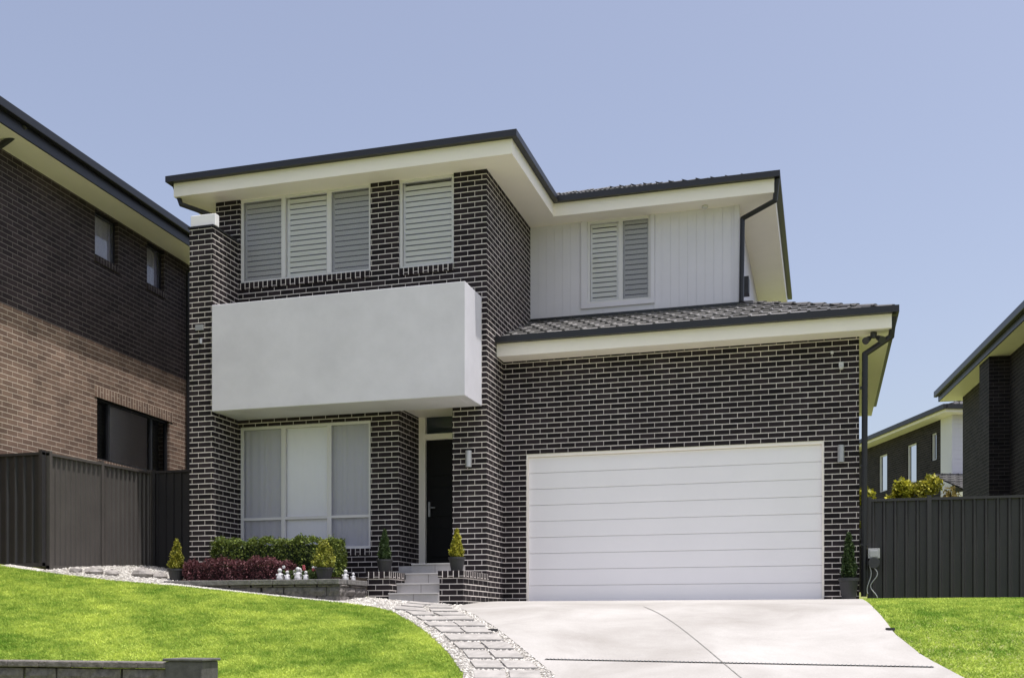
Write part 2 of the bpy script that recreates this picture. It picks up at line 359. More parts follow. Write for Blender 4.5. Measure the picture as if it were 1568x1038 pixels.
def window(par,mp,u0,u1,z0,z1,splits=(),styles=('shut',),rows=(),fw=.045,rec=.05,frame=FRAME,name='window',glass=None):
    fr=M(); gl=M(); sc=M(); sl=M(); bl=M(); dk=M()
    bx(fr,mp,u0,u0+fw,rec,rec+.07,z0,z1); bx(fr,mp,u1-fw,u1,rec,rec+.07,z0,z1)
    bx(fr,mp,u0+fw,u1-fw,rec,rec+.07,z0,z0+fw); bx(fr,mp,u0+fw,u1-fw,rec,rec+.07,z1-fw,z1)
    for s_ in splits: bx(fr,mp,s_-fw*.6,s_+fw*.6,rec-.003,rec+.073,z0+fw,z1-fw)
    for r_ in rows: bx(fr,mp,u0+fw,u1-fw,rec+.004,rec+.066,r_-fw*.5,r_+fw*.5)
    gl.face([mp(u0,rec+.04,z0),mp(u1,rec+.04,z0),mp(u1,rec+.04,z1),mp(u0,rec+.04,z1)])
    E=[u0,*splits,u1]
    for a,b_,st in zip(E[:-1],E[1:],styles):
        a+=fw*.6;b_-=fw*.6
        if 'scr' in st:
            sc.face([mp(a,rec+.015,z0+fw),mp(b_,rec+.015,z0+fw),mp(b_,rec+.015,z1-fw),mp(a,rec+.015,z1-fw)])
            for q in ((a,a+.022),(b_-.022,b_)): bx(fr,mp,q[0],q[1],rec+.006,rec+.03,z0+fw,z1-fw)
        if 'shut' in st:
            for q in ((a,a+.05),(b_-.05,b_)): bx(sl,mp,q[0],q[1],rec+.075,rec+.105,z0+.03,z1-.03)
            zz=z0+.09
            while zz<z1-.05:
                h=.031; o=.010
                p=[mp(a+.05,rec+.075+o,zz-h),mp(b_-.05,rec+.075+o,zz-h),mp(b_-.05,rec+.075-o,zz+h),mp(a+.05,rec+.075-o,zz+h)]
                p2=[mp(a+.05,rec+.083+o,zz-h),mp(b_-.05,rec+.083+o,zz-h),mp(b_-.05,rec+.083-o,zz+h),mp(a+.05,rec+.083-o,zz+h)]
                sl.face(p); sl.face(p2[::-1]); sl.face([p[0],p[1],p2[1],p2[0]]); sl.face([p[3],p[2],p2[2],p2[3]])
                zz+=.090
        if 'blind' in st:
            n=60; am=.010 if 'scr' in st else .0015
            for i in range(n):
                ua=a+(b_-a)*i/n; ub=a+(b_-a)*(i+1)/n; da=am*math.sin(ua*52+math.sin(ua*17)); db=am*math.sin(ub*52+math.sin(ub*17))
                bl.face([mp(ua,rec+.075+da,z0+.02),mp(ub,rec+.075+db,z0+.02),mp(ub,rec+.075+db,z1-.01),mp(ua,rec+.075+da,z1-.01)])
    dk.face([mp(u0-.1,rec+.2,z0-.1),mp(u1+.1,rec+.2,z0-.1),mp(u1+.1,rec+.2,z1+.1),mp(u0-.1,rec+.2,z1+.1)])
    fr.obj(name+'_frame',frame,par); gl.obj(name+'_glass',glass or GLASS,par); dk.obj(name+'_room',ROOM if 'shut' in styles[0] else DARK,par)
    if sc.f: sc.obj(name+'_flyscreen',SCREEN,par)
    if sl.f: sl.obj(name+'_shutter',SHUT,par)
    if bl.f: bl.obj(name+'_blind',BLIND,par)
def tileplane(mm,pts,base=.135):
    P=[Vector(p) for p in pts]; e=(P[1]-P[0]).normalized(); n=e.cross(P[-1]-P[0]).normalized()
    if n.z<0: n=-n
    s=n.cross(e).normalized()
    if s.z<0: s=-s
    Q=[((p-P[0]).dot(e),(p-P[0]).dot(s)) for p in P]; bm=max(q[1] for q in Q)
    mm.face([p-n*.02 for p in P],col=(.05,.05,.05))
    def iv(b):
        xs_=[]
        for (a0,b0),(a1,b1) in zip(Q,Q[1:]+Q[:1]):
            if (b0-b)*(b1-b)<=0 and abs(b1-b0)>1e-6: xs_.append(a0+(a1-a0)*(b-b0)/(b1-b0))
        return (min(xs_),max(xs_)) if len(xs_)>1 else None
    ex=.32; tw=.30; j=0; b=0.
    while b<bm-.03:
        b2=min(b+ex,bm); I=iv(min((b+b2)/2,bm-.001))
        if I:
            a0,a1=I; k=math.floor(a0/tw)-1; off=(j%2)*.15
            while k*tw+off<a1:
                A=k*tw+off; k+=1
                g_=random.uniform(.6,1.3)*base; col=(g_,g_*.95,g_*.95)
                prof=[(0,.016),(.035,.022),(.055,.006),(.285,.003),(.3,.008)]
                dz=random.uniform(-.003,.003)
                for (p,h),(q,h2) in zip(prof[:-1],prof[1:]):
                    x0=max(A+p,a0);x1=min(A+q,a1)
                    if x1-x0<.002: continue
                    W=lambda a,b_,h_:P[0]+e*a+s*b_+n*h_
                    mm.face([W(x0,b,h+.022+dz),W(x1,b,h2+.022+dz),W(x1,b2+.02,h2+.002),W(x0,b2+.02,h+.002)],col=col)
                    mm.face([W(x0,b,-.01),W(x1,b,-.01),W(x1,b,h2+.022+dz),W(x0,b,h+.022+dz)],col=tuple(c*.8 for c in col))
        b+=ex; j+=1
def hipcap(mm,p,q,r=.08):
    p=Vector(p);q=Vector(q);L_=(q-p).length;n=max(1,int(L_/.36)); d=(q-p)/n
    for i in range(n):
        g_=random.uniform(.8,1.2)*.12
        mm.cyl(p+d*i,p+d*(i+1.06)-Vector((0,0,.012)),r,r*.85,n=10,col=(g_,g_*.95,g_*.95))

# ---------------------------------------------------------------- HOUSE
H=group('brick_house')
YF=16.33; SOF=7.30
W=M(); mf=MY(YF)
ops=[(-9.66,-7.22,1.25,3.38),(-9.66,-7.22,5.85,SOF),(-6.72,-5.76,5.83,SOF),(-6.72,-5.78,.0,3.66)]
wall(W,mf,-10.13,-5.2,-.3,SOF,.25,ops)
W.box(-7.0,-6.72,YF+.25,17.27,0,3.66); W.box(-5.78,-5.5,YF+.25,17.27,0,3.66)
W.box(-5.45,-5.2,YF+.25,19.0,0,SOF)
mg=MY(17.27); wall(W,mg,-5.2,.52,-.1,4.42,.25,[(-4.8,0.0,-.1,2.85)])
W.box(.27,.52,17.52,23.8,0,4.42); W.box(-10.13,-9.9,YF+.25,25.2,0,SOF); W.box(-9.9,-1.5,24.95,25.2,0,SOF); W.box(-1.5,.27,23.55,23.8,0,4.42)
W.box(-10.13,-9.69,15.53,YF,.2,6.56)
W.box(-6.74,-6.37,15.12,YF-.002,0,.70); W.box(-5.56,-5.18,15.12,YF-.002,0,.70)
W.obj('brick_walls',BRICK,H)
sd=M()
sd.box(-9.655,-7.225,YF-.025,YF+.035,5.745,5.855,sold=True); sd.box(-6.715,-5.765,YF-.025,YF+.035,5.725,5.835,sold=True)
sd.box(-9.655,-7.225,YF-.025,YF+.028,1.145,1.255,sold=True)
sd.box(-6.76,-6.35,15.10,YF-.01,.70,.80,sold=True); sd.box(-5.58,-5.16,15.10,YF-.01,.70,.80,sold=True)
sd.obj('brick_sills',BRICK,H,bevel=.004)
c=M(); c.box(-10.15,-9.67,15.51,YF-.003,6.56,6.59); c.obj('column_flashing',BLACK,H)
c=M(); c.box(-10.13,-9.66,15.56,15.68,6.59,6.79); c.obj('column_capping',WHITE,H,bevel=.01)
B=M(); B.box(-9.685,-5.28,15.49,15.64,3.5,5.25); B.box(-5.43,-5.281,15.64,YF-.003,3.5,5.25)
B.box(-9.685,-5.431,15.64,YF-.003,3.50,3.70); B.obj('balcony_parapet',RENDER,H,bevel=.008)
window(H,mf,-9.66,-7.22,5.855,SOF,(-8.84,-8.0),('shut scr','shut','shut scr'),rec=.037)
window(H,mf,-6.72,-5.76,5.835,SOF,(),('shut',),rec=.037)
window(H,mf,-9.66,-7.22,1.255,3.38,(-8.84,-8.0),('blind scr','blind','blind scr'),rows=(1.80,),rec=.03)
t=M(); t.box(-4.8,0,17.28,17.36,2.80,2.85); t.box(-4.8,-4.77,17.28,17.36,.36,2.80); t.box(-.03,0,17.28,17.36,.36,2.80); t.obj('garage_trim',CREAM,H)
gdm=M(); n=9; z0=.375; hh=(2.80-z0)/n
for i in range(n): gdm.box(-4.77,-.03,17.33,17.36,z0+hh*i+.003,z0+hh*(i+1)-.003)
gdm.obj('garage_door',DOORW,H,bevel=.005)
bk=M(); bk.box(-4.78,-.02,17.348,17.40,.36,2.83); bk.obj('garage_door_back',mat_plain('door_groove',(.6,.59,.6),.6),H)
rb=M(); rb.box(-4.77,-.03,17.325,17.36,.36,.376); rb.obj('garage_door_seal',BLACK,H)
dw_=M(); yD=17.27
dw_.box(-6.72,-6.60,yD-.03,yD+.1,.95,3.66); dw_.box(-5.86,-5.78,yD-.03,yD+.1,.95,3.66); dw_.box(-6.6,-5.86,yD-.03,yD+.1,3.17,3.27); dw_.box(-6.6,-5.86,yD-.03,yD+.1,3.58,3.66)
dw_.obj('door_frame',CREAM,H,bevel=.004)
d=M(); d.box(-6.6,-5.86,yD+.03,yD+.08,.97,3.17)
for zz in (1.15,1.85,2.55): d.box(-6.5,-5.96,yD+.015,yD+.03,zz,zz+.5)
d.obj('front_door',DOORB,H,bevel=.005)
d=M(); d.box(-6.6,-5.86,yD+.05,yD+.06,3.27,3.58); d.obj('door_transom_glass',DGLASS,H)
d=M(); d.box(-6.545,-6.515,yD-.03,yD+.02,1.85,2.10); d.cyl((-6.53,yD-.04,2.0),(-6.42,yD-.04,2.0),.012); d.obj('door_handle',METAL,H)
d=M(); d.box(-6.72,-5.78,YF+.0,yD,3.56,3.60); d.obj('porch_ceiling',CREAM,H)
st=M(); st.box(-6.37,-5.56,15.08,15.40,.0,.45); st.box(-6.37,-5.56,15.40,15.72,.0,.61); st.box(-6.37,-5.56,15.72,16.02,0,.78)
st.box(-6.37,-5.56,16.02,YF,0,.95); st.box(-6.72,-5.78,YF,17.27,0,.95); st.obj('entry_steps',STONE,H,bevel=.006)
sn=M()
for y_,z_ in ((15.08,.45),(15.40,.61),(15.72,.78),(16.02,.95)):
    sn.box(-6.368,-5.562,y_-.02,y_+.10,z_+.002,z_+.022)
sn.obj('step_nosing',mat_plain('nosing',(.55,.53,.52),.6),H)
gj=M()
for y_,z_ in ((15.08,.45),(15.40,.61),(15.72,.78),(16.02,.95)): gj.box(-5.968,-5.962,y_-.003,y_,z_-.16,z_)
gj.obj('tile_joint',JOINT,H)
cl=M(); x=-5.2; pitch=.152
mC=MY(19.0)
wall(cl,mC,-5.2,-1.44,4.6,SOF,.10,[(-4.13,-2.97,5.80,SOF)])
while x<-1.45:
    x1=min(x+pitch-.005,-1.44)
    cl.box(max(x,-5.2),x1,18.994,19.0,4.6,SOF if (x1<-4.24 or x>-2.90) else 5.72)
    x+=pitch
cl.box(-1.54,-1.44,19.1,25.2,4.6,SOF); y=19.1
while y<25.1: cl.box(-1.44,-1.434,y,min(y+pitch-.005,25.2),4.6,SOF); y+=pitch
cl.obj('cladding',CLAD,H)
tr=M(); tr.box(-4.24,-4.13,18.965,18.99,5.72,SOF); tr.box(-2.97,-2.90,18.965,18.99,5.72,SOF); tr.box(-4.13,-2.97,18.965,18.99,5.72,5.80)
tr.box(-1.50,-1.415,18.965,19.05,4.6,SOF); tr.obj('cladding_trim',CLAD,H,bevel=.004)
window(H,mC,-4.13,-2.97,5.80,SOF,(-3.53,),('shut','shut scr'),rec=.01)
so=M(); fa=M(); gu=M()
so.box(-10.65,-4.68,15.93,25.8,SOF,SOF+.04); so.box(-4.68,-.84,18.6,25.5,SOF,SOF+.04)
so.box(-5.198,.94,16.9,23.9,4.42,4.46)
F0,F1=SOF-.003,SOF+.27
fa.box(-10.68,-4.65,15.90,15.93,F0,F1); fa.box(-4.68,-4.65,15.93,18.57,F0,F1); fa.box(-10.68,-10.65,15.93,25.8,F0,F1)
fa.box(-4.65,-.81,18.57,18.60,F0,F1); fa.box(-.84,-.81,18.6,25.5,F0,F1)
fa.box(-5.198,.97,16.87,16.90,4.417,4.66); fa.box(.94,.97,16.90,23.9,4.417,4.66)
G0,G1=SOF+.225,SOF+.325
gu.box(-10.78,-4.55,15.80,15.897,G0,G1); gu.box(-4.647,-4.55,15.897,18.47,G0,G1); gu.box(-10.78,-10.683,15.897,25.9,G0,G1)
gu.box(-4.647,-.71,18.47,18.567,G0,G1); gu.box(-.807,-.71,18.567,25.6,G0,G1)
gu.box(-5.197,1.07,16.77,16.867,4.625,4.725); gu.box(.973,1.07,16.867,24,4.625,4.725)
so.obj('soffit',CREAM,H); fa.obj('fascia',CREAM,H); gu.obj('gutters',BLACK,H,bevel=.012)
R=M(); kk=.37; z=SOF+.27
A=(-10.66,15.92,z);Bp=(-4.67,15.92,z);C=(-4.67,25.78,z);D=(-10.66,25.78,z);hw=2.995
r1=(-7.665,15.92+hw,z+hw*kk);r2=(-7.665,25.78-hw,z+hw*kk)
tileplane(R,[A,Bp,r1]);tileplane(R,[Bp,C,r2,r1]);tileplane(R,[C,D,r2]);tileplane(R,[D,A,r1,r2])
for a,b_ in ((A,r1),(Bp,r1),(r1,r2),(C,r2),(D,r2)): hipcap(R,a,b_,.06)
k2=.437; z=SOF+.285
E1=(-7.6,18.56,z);E2=(-.80,18.56,z);E3=(-.80,25.51,z);E4=(-7.6,25.51,z);h2=3.475
q1=(-.80-h2,18.56+h2,z+h2*k2);q0=(-7.6,18.56+h2,z+h2*k2)
tileplane(R,[E1,E2,q1,q0]);tileplane(R,[E2,E3,q1]);tileplane(R,[E3,E4,q0,q1])
for a,b_ in ((E2,q1),(E3,q1),(q1,q0)): hipcap(R,a,b_,.05)
zg=4.69;kg=.40;o=2.45
g0=(-5.2,16.85,zg);g1=(.99,16.85,zg);g2=(.99-o,16.85+o,zg+o*kg);g3=(-5.2,16.85+o,zg+o*kg);g4=(.99,24,zg);g5=(.99-o,24,zg+o*kg)
tileplane(R,[g0,g1,g2,g3]);tileplane(R,[g1,g4,g5,g2]); hipcap(R,g1,g2,.07)
R.obj('roof_tiles',TILE,H,col=True)
ga=M(); ga.face([(.94,23.9,4.45),(-1.44,23.9,4.45),(-1.44,23.9,zg+o*kg-.03),(.94,23.9,4.69)]); ga.obj('gable_end',CREAM,H)
fl=M(); fl.box(-5.19,-1.40,18.93,18.962,5.53,5.60); fl.obj('flashing',BLACK,H)
dp=M()
dp.pipe([(-.76,18.58,7.52),(-.80,18.64,7.18),(-1.36,18.93,7.04),(-1.38,18.93,5.60)],.042)
dp.pipe([(1.0,16.92,4.6),(.97,17.0,4.32),(.60,17.16,4.12),(.585,17.20,.42)],.045)
dp.pipe([(-10.7,15.95,7.52),(-10.6,16.0,7.2),(-10.2,16.28,7.08),(-10.19,16.4,6.0),(-10.19,16.4,.8)],.04)
for z_ in (1.2,2.4,3.6): dp.box(.53,.64,17.15,17.26,z_,z_+.03)
dp.obj('downpipes',BLACK,H,smooth=False)
fx=M()
for (x,y_,z_) in ((-5.48,YF-.08,2.65),(.25,17.27-.08,2.62)):
    fx.cyl((x,y_,z_-.13),(x,y_,z_+.13),.05,n=16); fx.box(x-.03,x+.03,y_,y_+.078,z_-.05,z_+.05)
fx.obj('wall_lights',METAL,H)
fx=M(); fx.box(.22,.29,17.22,17.268,3.94,4.04); fx.ball((.255,17.21,3.95),.035); fx.box(.10,.14,17.24,17.268,4.18,4.22)
fx.ball((-2.0,18.85,7.28),.06,sc=(1,1,.5)); fx.obj('sensors',PLAST,H)
fx=M(); fx.cyl((.72,17.05,4.41),(.72,17.05,4.33),.05); fx.cyl((.66,17.05,4.33),(.60,16.93,4.26),.035,.055); fx.cyl((.78,17.05,4.33),(.84,16.93,4.26),.035,.055)
fx.box(-1.42,-1.30,19.6,19.85,5.95,6.25); fx.obj('floodlight',POT,H)
fx=M(); fx.box(-10.0,-9.86,15.50,15.528,4.86,4.95); fx.cyl((-9.90,15.50,4.72),(-9.90,15.50,4.63),.028); fx.obj('column_box',METAL,H)

# ---------------------------------------------------------------- planter
pt=group('retaining_planter')
bm_=M()
def blocks(mm,p,q,z0,z1,ch=.13,bl=.36,d=.2):
    p=Vector(p);q=Vector(q);L_=(q-p).length;e=(q-p).normalized();nrm=Vector((e.y,-e.x))
    z=z0;r_=0
    while z<z1-.01:
        zt=min(z+ch,z1); a=-bl/2 if r_%2 else 0
        while a<L_-.01:
            a0=max(a,0)+.004;a1=min(a+bl*random.uniform(.9,1.05),L_)-.004
            if a1-a0>.03:
                nseg=4; F_=[]
                for jz in range(3):
                    row=[]
                    for i in range(nseg+1):
                        edge=(i in (0,nseg)) or jz in (0,2)
                        dd=random.uniform(0,.006) if edge else random.uniform(.012,.035)
                        u=a0+(a1-a0)*i/nseg; w=p+e*u+nrm*dd; row.append((w.x,w.y,z+.003+(zt-z-.006)*jz/2))
                    F_.append(row)
                for jz in range(2):
                    for i in range(nseg): mm.face([F_[jz][i],F_[jz][i+1],F_[jz+1][i+1],F_[jz+1][i]])
                bq=[p+e*a0,p+e*a1,p+e*a1-nrm*d,p+e*a0-nrm*d]
                top=[(F_[2][i]) for i in range(nseg+1)]+[(bq[2].x,bq[2].y,zt-.003),(bq[3].x,bq[3].y,zt-.003)]
                mm.face(top)
                for (A_,B_) in ((bq[1],bq[2]),(bq[3],bq[0])): mm.face([(A_.x,A_.y,z),(B_.x,B_.y,z),(B_.x,B_.y,zt),(A_.x,A_.y,zt)])
            a+=bl
        z=zt; r_+=1
blocks(bm_,(-9.62,14.16),(-6.75,14.16),.02,.58); blocks(bm_,(-6.75,14.16),(-6.75,15.1),.02,.58); blocks(bm_,(-9.62,15.5),(-9.62,14.16),.2,.60)
bm_.obj('block_courses',BLOCK,pt)
cp=M()
x=-9.66
while x<-6.75:
    x1=min(x+.37,-6.73); cp.box(x,x1-.006,14.11,14.38,.58,.655+random.uniform(-.002,.002)); x+=.37
y_=14.38
while y_<15.05:
    y2=min(y_+.35,15.1); cp.box(-6.98,-6.71,y_,y2-.006,.58,.655); y_+=.35
cp.obj('capping_blocks',mat_plain('capping',(.17,.16,.155),.9,.35,12,bump=.8,bscale=30),pt,bevel=.008)
so_=M(); so_.box(-9.6,-6.9,14.36,YF,.1,.62); so_.box(-9.6,-6.9,14.9,YF,.62,.72); so_.obj('planter_soil',SOIL,pt)
lw=group('retaining_wall'); bm_=M(); blocks(bm_,(-13.5,9.38),(-5.98,9.38),-1.1,-.45,ch=.16,bl=.40)
bm_.obj('block_courses',BLOCK,lw); cp=M(); x=-13.5
while x<-6.4: cp.box(x,x+.392,9.34,9.62,-.45,-.385); x+=.4
cp.obj('capping_blocks',BLOCK,lw,bevel=.012)
eb=M(); eb.box(-6.36,-5.94,9.32,9.62,-1.0,-.375); eb.box(-6.38,-5.92,9.30,9.64,-.372,-.345); eb.obj('end_block',mat_plain('end_block',(.10,.095,.095),.9,.3,9,bump=.5),lw,bevel=.008)

# ---------------------------------------------------------------- plants
def hedge(name,x0,x1,y0,y1,z0,z1,n,c0,c1,size=.022):
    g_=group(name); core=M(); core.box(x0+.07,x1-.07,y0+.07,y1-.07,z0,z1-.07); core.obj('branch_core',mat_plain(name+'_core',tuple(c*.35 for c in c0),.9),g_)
    P=rng.random((n,3)); f=rng.integers(0,5,n)
    P[f==0,2]=1;P[f==1,1]=0;P[f==2,0]=0;P[f==3,0]=1;P[f==4,2]=1
    pos=np.stack([x0+(x1-x0)*P[:,0],y0+(y1-y0)*P[:,1],z0+(z1-z0)*P[:,2]],-1)
    w=.03*np.sin(pos[:,0:1]*9+pos[:,2:3]*7)+.02*np.sin(pos[:,0:1]*23+pos[:,1:2]*15)
    pos+=rng.normal(0,.022,(n,3)); pos[:,2:3]+=w*P[:,2:3]; pos[:,1:2]-=w
    leaves('leaves',pos,size,c0,c1,g_,shade=rng.uniform(.6,1.3,n)); return g_
hedge('green_hedge',-9.42,-7.30,15.05,15.5,.7,1.31,16000,(.03,.06,.014),(.22,.27,.05))
hedge('red_hedge',-9.5,-7.85,14.45,14.85,.62,.95,10000,(.06,.02,.026),(.20,.075,.085),.02)
def conifer(name,x,y,z,h,R,c0,c1,pot_h=.2,pot_r=.13,n=5000,ex=.75):
    g_=group(name); m_=M(); m_.lathe((x,y,z),[(0,0),(pot_r*.72,0),(pot_r,pot_h*.85),(pot_r*1.1,pot_h*.86),(pot_r*1.1,pot_h),(pot_r*.95,pot_h),(pot_r*.93,pot_h*.9),(0,pot_h*.9)]); m_.obj('pot',POT,g_)
    m_=M(); m_.cyl((x,y,z+pot_h*.8),(x,y,z+pot_h+h*.85),.018,.006); m_.obj('trunk',SOIL,g_)
    t=rng.random(n)**1.25; a=rng.uniform(0,6.283,n); prof=np.minimum(1,(t+.06)*7)*(1-t)**ex
    lob=1+.2*np.sin(a*5+t*9)+.16*np.sin(a*3-t*17)
    rr=R*prof*lob*(rng.random(n)**.35)
    pos=np.stack([x+rr*np.cos(a),y+rr*np.sin(a),z+pot_h+t*h],-1)+rng.normal(0,.008,(n,3))
    leaves('leaves',pos,.018,c0,c1,g_,shade=rng.uniform(.6,1.25,n)); return g_
Gd0,Gd1=(.16,.18,.02),(.55,.50,.05); Dk0,Dk1=(.02,.045,.015),(.07,.11,.03)
conifer('potted_conifer',-9.72,14.55,.66,.46,.125,(.13,.15,.018),(.40,.36,.045))
conifer('potted_conifer',-7.12,14.42,.655,.40,.16,(.12,.15,.02),(.44,.43,.07),pot_h=.18,ex=.45)
conifer('potted_conifer',-6.55,15.35,.80,.46,.10,Dk0,Dk1,pot_h=.2,pot_r=.12,n=3500)
conifer('potted_conifer',-5.38,15.4,.80,.42,.105,Gd0,Gd1,pot_h=.22,pot_r=.12)
conifer('potted_conifer',.36,17.0,.38,.68,.11,Dk0,Dk1,pot_h=.32,pot_r=.14,n=6000,ex=.6)
fg=group('garden_flowers'); n=1500
x=rng.uniform(-7.85,-7.25,n); y=rng.uniform(14.45,14.8,n); z=.66+rng.random(n)*.14
leaves('leaves',np.stack([x,y,z],-1),.025,(.04,.07,.02),(.12,.16,.05),fg)
for c_,nn in (((.75,.73,.74),10),((.40,.08,.10),5)):
    m_=M()
    for i in range(nn):
        c0=(random.uniform(-7.85,-7.3),random.uniform(14.42,14.6),random.uniform(.74,.86))
        for k in range(5):
            a=k*1.257; m_.ball((c0[0]+.015*math.cos(a),c0[1]-.005,c0[2]+.015*math.sin(a)),.013,n=6,m=4,sc=(1,.6,1))
    m_.obj('blooms',mat_plain('bloom',c_,.7),fg)
ORN=mat_plain('ornament_paint',(.52,.51,.53),.6,.45,22)
for ox,oy,s in ((-7.82,14.36,1.0),(-7.68,14.33,.8),(-7.53,14.38,1.1),(-7.38,14.34,.75),(-6.87,14.62,.9),(-6.85,14.85,.7)):
    g_=group('garden_ornament'); m_=M()
    m_.lathe((ox,oy,.655),[(0,0),(.05*s,0),(.052*s,.03*s),(.04*s,.08*s),(.022*s,.115*s),(.018*s,.12*s)],14)
    m_.ball((ox,oy,.655+.145*s),.033*s,n=12,m=8); m_.ball((ox+.045*s,oy-.01,.655+.08*s),.017*s); m_.ball((ox-.045*s,oy-.01,.655+.08*s),.017*s)
    m_.obj('figurine',ORN,g_,smooth=True)
rk=group('garden_rocks'); m_=M()
for (x,y,s) in ((-10.9,14.1,.13),(-10.65,14.2,.10),(-11.15,14.0,.09),(-10.3,14.5,.15),(-10.05,14.6,.11)):
    m_.ball((x,y,T(x,y)+s*.3),s,n=9,m=6,sc=(1.2,.9,.7),jit=.12)
m_.obj('rocks',mat_plain('rock',(.30,.275,.26),.9,.3,12),rk)
def shrub(name,x,y,z0,r,h,n,c0,c1,clumps=16,size=.035):
    g_=group(name); m_=M(); cs=[]
    for i in range(clumps):
        a=random.uniform(0,6.28); q=random.random()**.5*r*.75; zz=z0+h*random.uniform(.35,.93)
        cs.append((x+q*math.cos(a),y+q*math.sin(a),zz)); m_.cyl((x,y,z0),cs[-1],.02,.008,n=6)
    m_.obj('branches',SOIL,g_)
    P=[]
    for c_ in cs: P.append(np.array(c_)+unit(n//clumps)*(rng.random((n//clumps,1))**.5)*r*.36)
    P=np.concatenate(P); leaves('leaves',P,size,c0,c1,g_,shade=rng.uniform(.5,1.3,len(P)))
shrub('garden_shrub',1.0,18.6,.45,.46,2.02,6000,(.18,.20,.02),(.62,.58,.06),size=.04)
shrub('garden_shrub',1.40,19.2,.5,.48,1.98,6000,(.15,.17,.02),(.58,.52,.07),size=.04)
shrub('garden_shrub',2.25,20.6,.5,.45,1.95,2500,(.12,.10,.02),(.32,.24,.07))

# ---------------------------------------------------------------- fences
def fence(name,p,q,z0,z1,mat,z0b=None,z1b=None,posts=None,pitch=.16,flip=1,depth=.03):
    z0b=z0 if z0b is None else z0b; z1b=z1 if z1b is None else z1b
    g_=group(name); p=Vector(p);q=Vector(q);L_=(q-p).length;e=(q-p)/L_;nn=Vector((e.y,-e.x))*flip
    m_=M(); u=0.; pr=[(0,0),(.35,0),(.45,1),(.62,1),(.72,0),(1,0)]
    pts=[]
    while u<L_:
        for a,h in pr[:-1]:
            if u+a*pitch<L_: pts.append((u+a*pitch,h*depth))
        u+=pitch
    pts.append((L_,0))
    zt=lambda u:z1+(z1b-z1)*u/L_; zb=lambda u:z0+(z0b-z0)*u/L_
    for (a,h),(b_,k) in zip(pts[:-1],pts[1:]):
        A=p+e*a+nn*h;Bq=p+e*b_+nn*k
        m_.face([(A.x,A.y,zb(a)),(Bq.x,Bq.y,zb(b_)),(Bq.x,Bq.y,zt(b_)-.03),(A.x,A.y,zt(a)-.03)])
    m_.obj('ribbed_sheet',mat,g_)
    m_=M()
    def rail(u0,u1,za,zb_,w0,w1):
        a=p+e*u0;b_=p+e*u1
        c_=[(a+nn*w0,za(u0)),(b_+nn*w0,za(u1)),(b_+nn*w1,za(u1)),(a+nn*w1,za(u0))]
        lo=[(v.x,v.y,z_) for v,z_ in c_]; hi=[(v[0],v[1],v[2]+zb_) for v in lo]
        m_.face(lo[::-1]);m_.face(hi)
        for i in range(4): j=(i+1)%4; m_.face([lo[i],lo[j],hi[j],hi[i]])
    rail(0,L_,lambda u:zt(u)-.04,.04,-.02,.045); rail(0,L_,lambda u:zb(u)-.01,.06,-.02,.042)
    for u0 in (posts if posts is not None else [0,L_/2,L_]):
        a=max(0,min(u0,L_-.05)); rail(a,a+.06,zb,zt(a)-zb(a)+.03,-.03,.052)
    m_.obj('rails_posts',mat,g_); return g_
fence('fence',(-12.7,13.84),(-11.6,13.84),.90,2.66,FENCE,posts=[0,1.04])
fence('fence',(-11.6,13.9),(-11.6,16.55),.86,2.66,FENCEL,z0b=.98,z1b=2.72,posts=[0,1.25,2.6],flip=1,depth=.028,pitch=.12)
fence('fence',(-11.56,16.6),(-10.14,16.6),.9,2.74,FENCE,posts=[0,1.36],z0b=.8)
fence('fence',(.64,17.32),(5.2,17.32),.30,1.92,FENCE,posts=[0,.86,3.2],z1b=1.90)
fence('fence',(.6,26.3),(5.0,26.3),.3,2.0,FENCE,posts=[0,2.2,4.2])
hr=group('hose_reel'); m_=M(); x,y,z=.73,17.20,1.02
m_.box(x-.085,x+.085,y-.07,y+.09,z-.02,z+.13); m_.box(x-.06,x+.06,y-.082,y-.07,z+.0,z+.10)
m_.obj('housing',mat_plain('grey_plastic',(.36,.36,.37),.45),hr,bevel=.03); m_=M()
m_.cyl((x,y-.09,z-.09),(x,y+.06,z-.09),.085,n=20); m_.box(x-.11,x-.085,y-.0,y+.05,z-.32,z+.05)
m_.obj('drum',POT,hr,bevel=.004); m_=M()
pts=[(x+.05*math.sin(i*.55),y-.06,z-.16-.033*i) for i in range(15)]; m_.pipe(pts,.008,6)
pts=[(x-.07+.03*math.sin(i*.5),y-.06,z-.12-.04*i) for i in range(12)]; m_.pipe(pts,.008,6); m_.obj('hose',METAL,hr)

# ---------------------------------------------------------------- neighbour houses
NL=group('neighbour_brick_house',(-12.75,19.55,0),math.radians(2.93))
w=M(); w2=M(); mp=MXp(0.); ZB=5.06  # ZB: eave shadow edge; brick above it has painted shade
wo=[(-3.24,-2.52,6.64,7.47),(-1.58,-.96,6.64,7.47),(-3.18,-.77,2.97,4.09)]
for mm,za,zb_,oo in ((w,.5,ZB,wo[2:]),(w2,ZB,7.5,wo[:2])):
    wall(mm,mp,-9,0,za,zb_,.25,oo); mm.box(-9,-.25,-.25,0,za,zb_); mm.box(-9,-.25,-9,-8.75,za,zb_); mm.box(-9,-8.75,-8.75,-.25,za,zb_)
w.obj('lower_brick_walls',TAN,NL); w2.obj('upper_brick_walls',TAN_SHADE,NL)
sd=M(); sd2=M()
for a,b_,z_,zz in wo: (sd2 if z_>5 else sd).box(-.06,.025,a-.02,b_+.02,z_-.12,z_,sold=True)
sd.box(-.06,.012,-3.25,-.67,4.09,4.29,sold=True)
sd.obj('brick_sills',TAN,NL); sd2.obj('upper_brick_sills',TAN_SHADE,NL)
BF=mat_plain('dark_window_frame',(.02,.02,.024),.4)
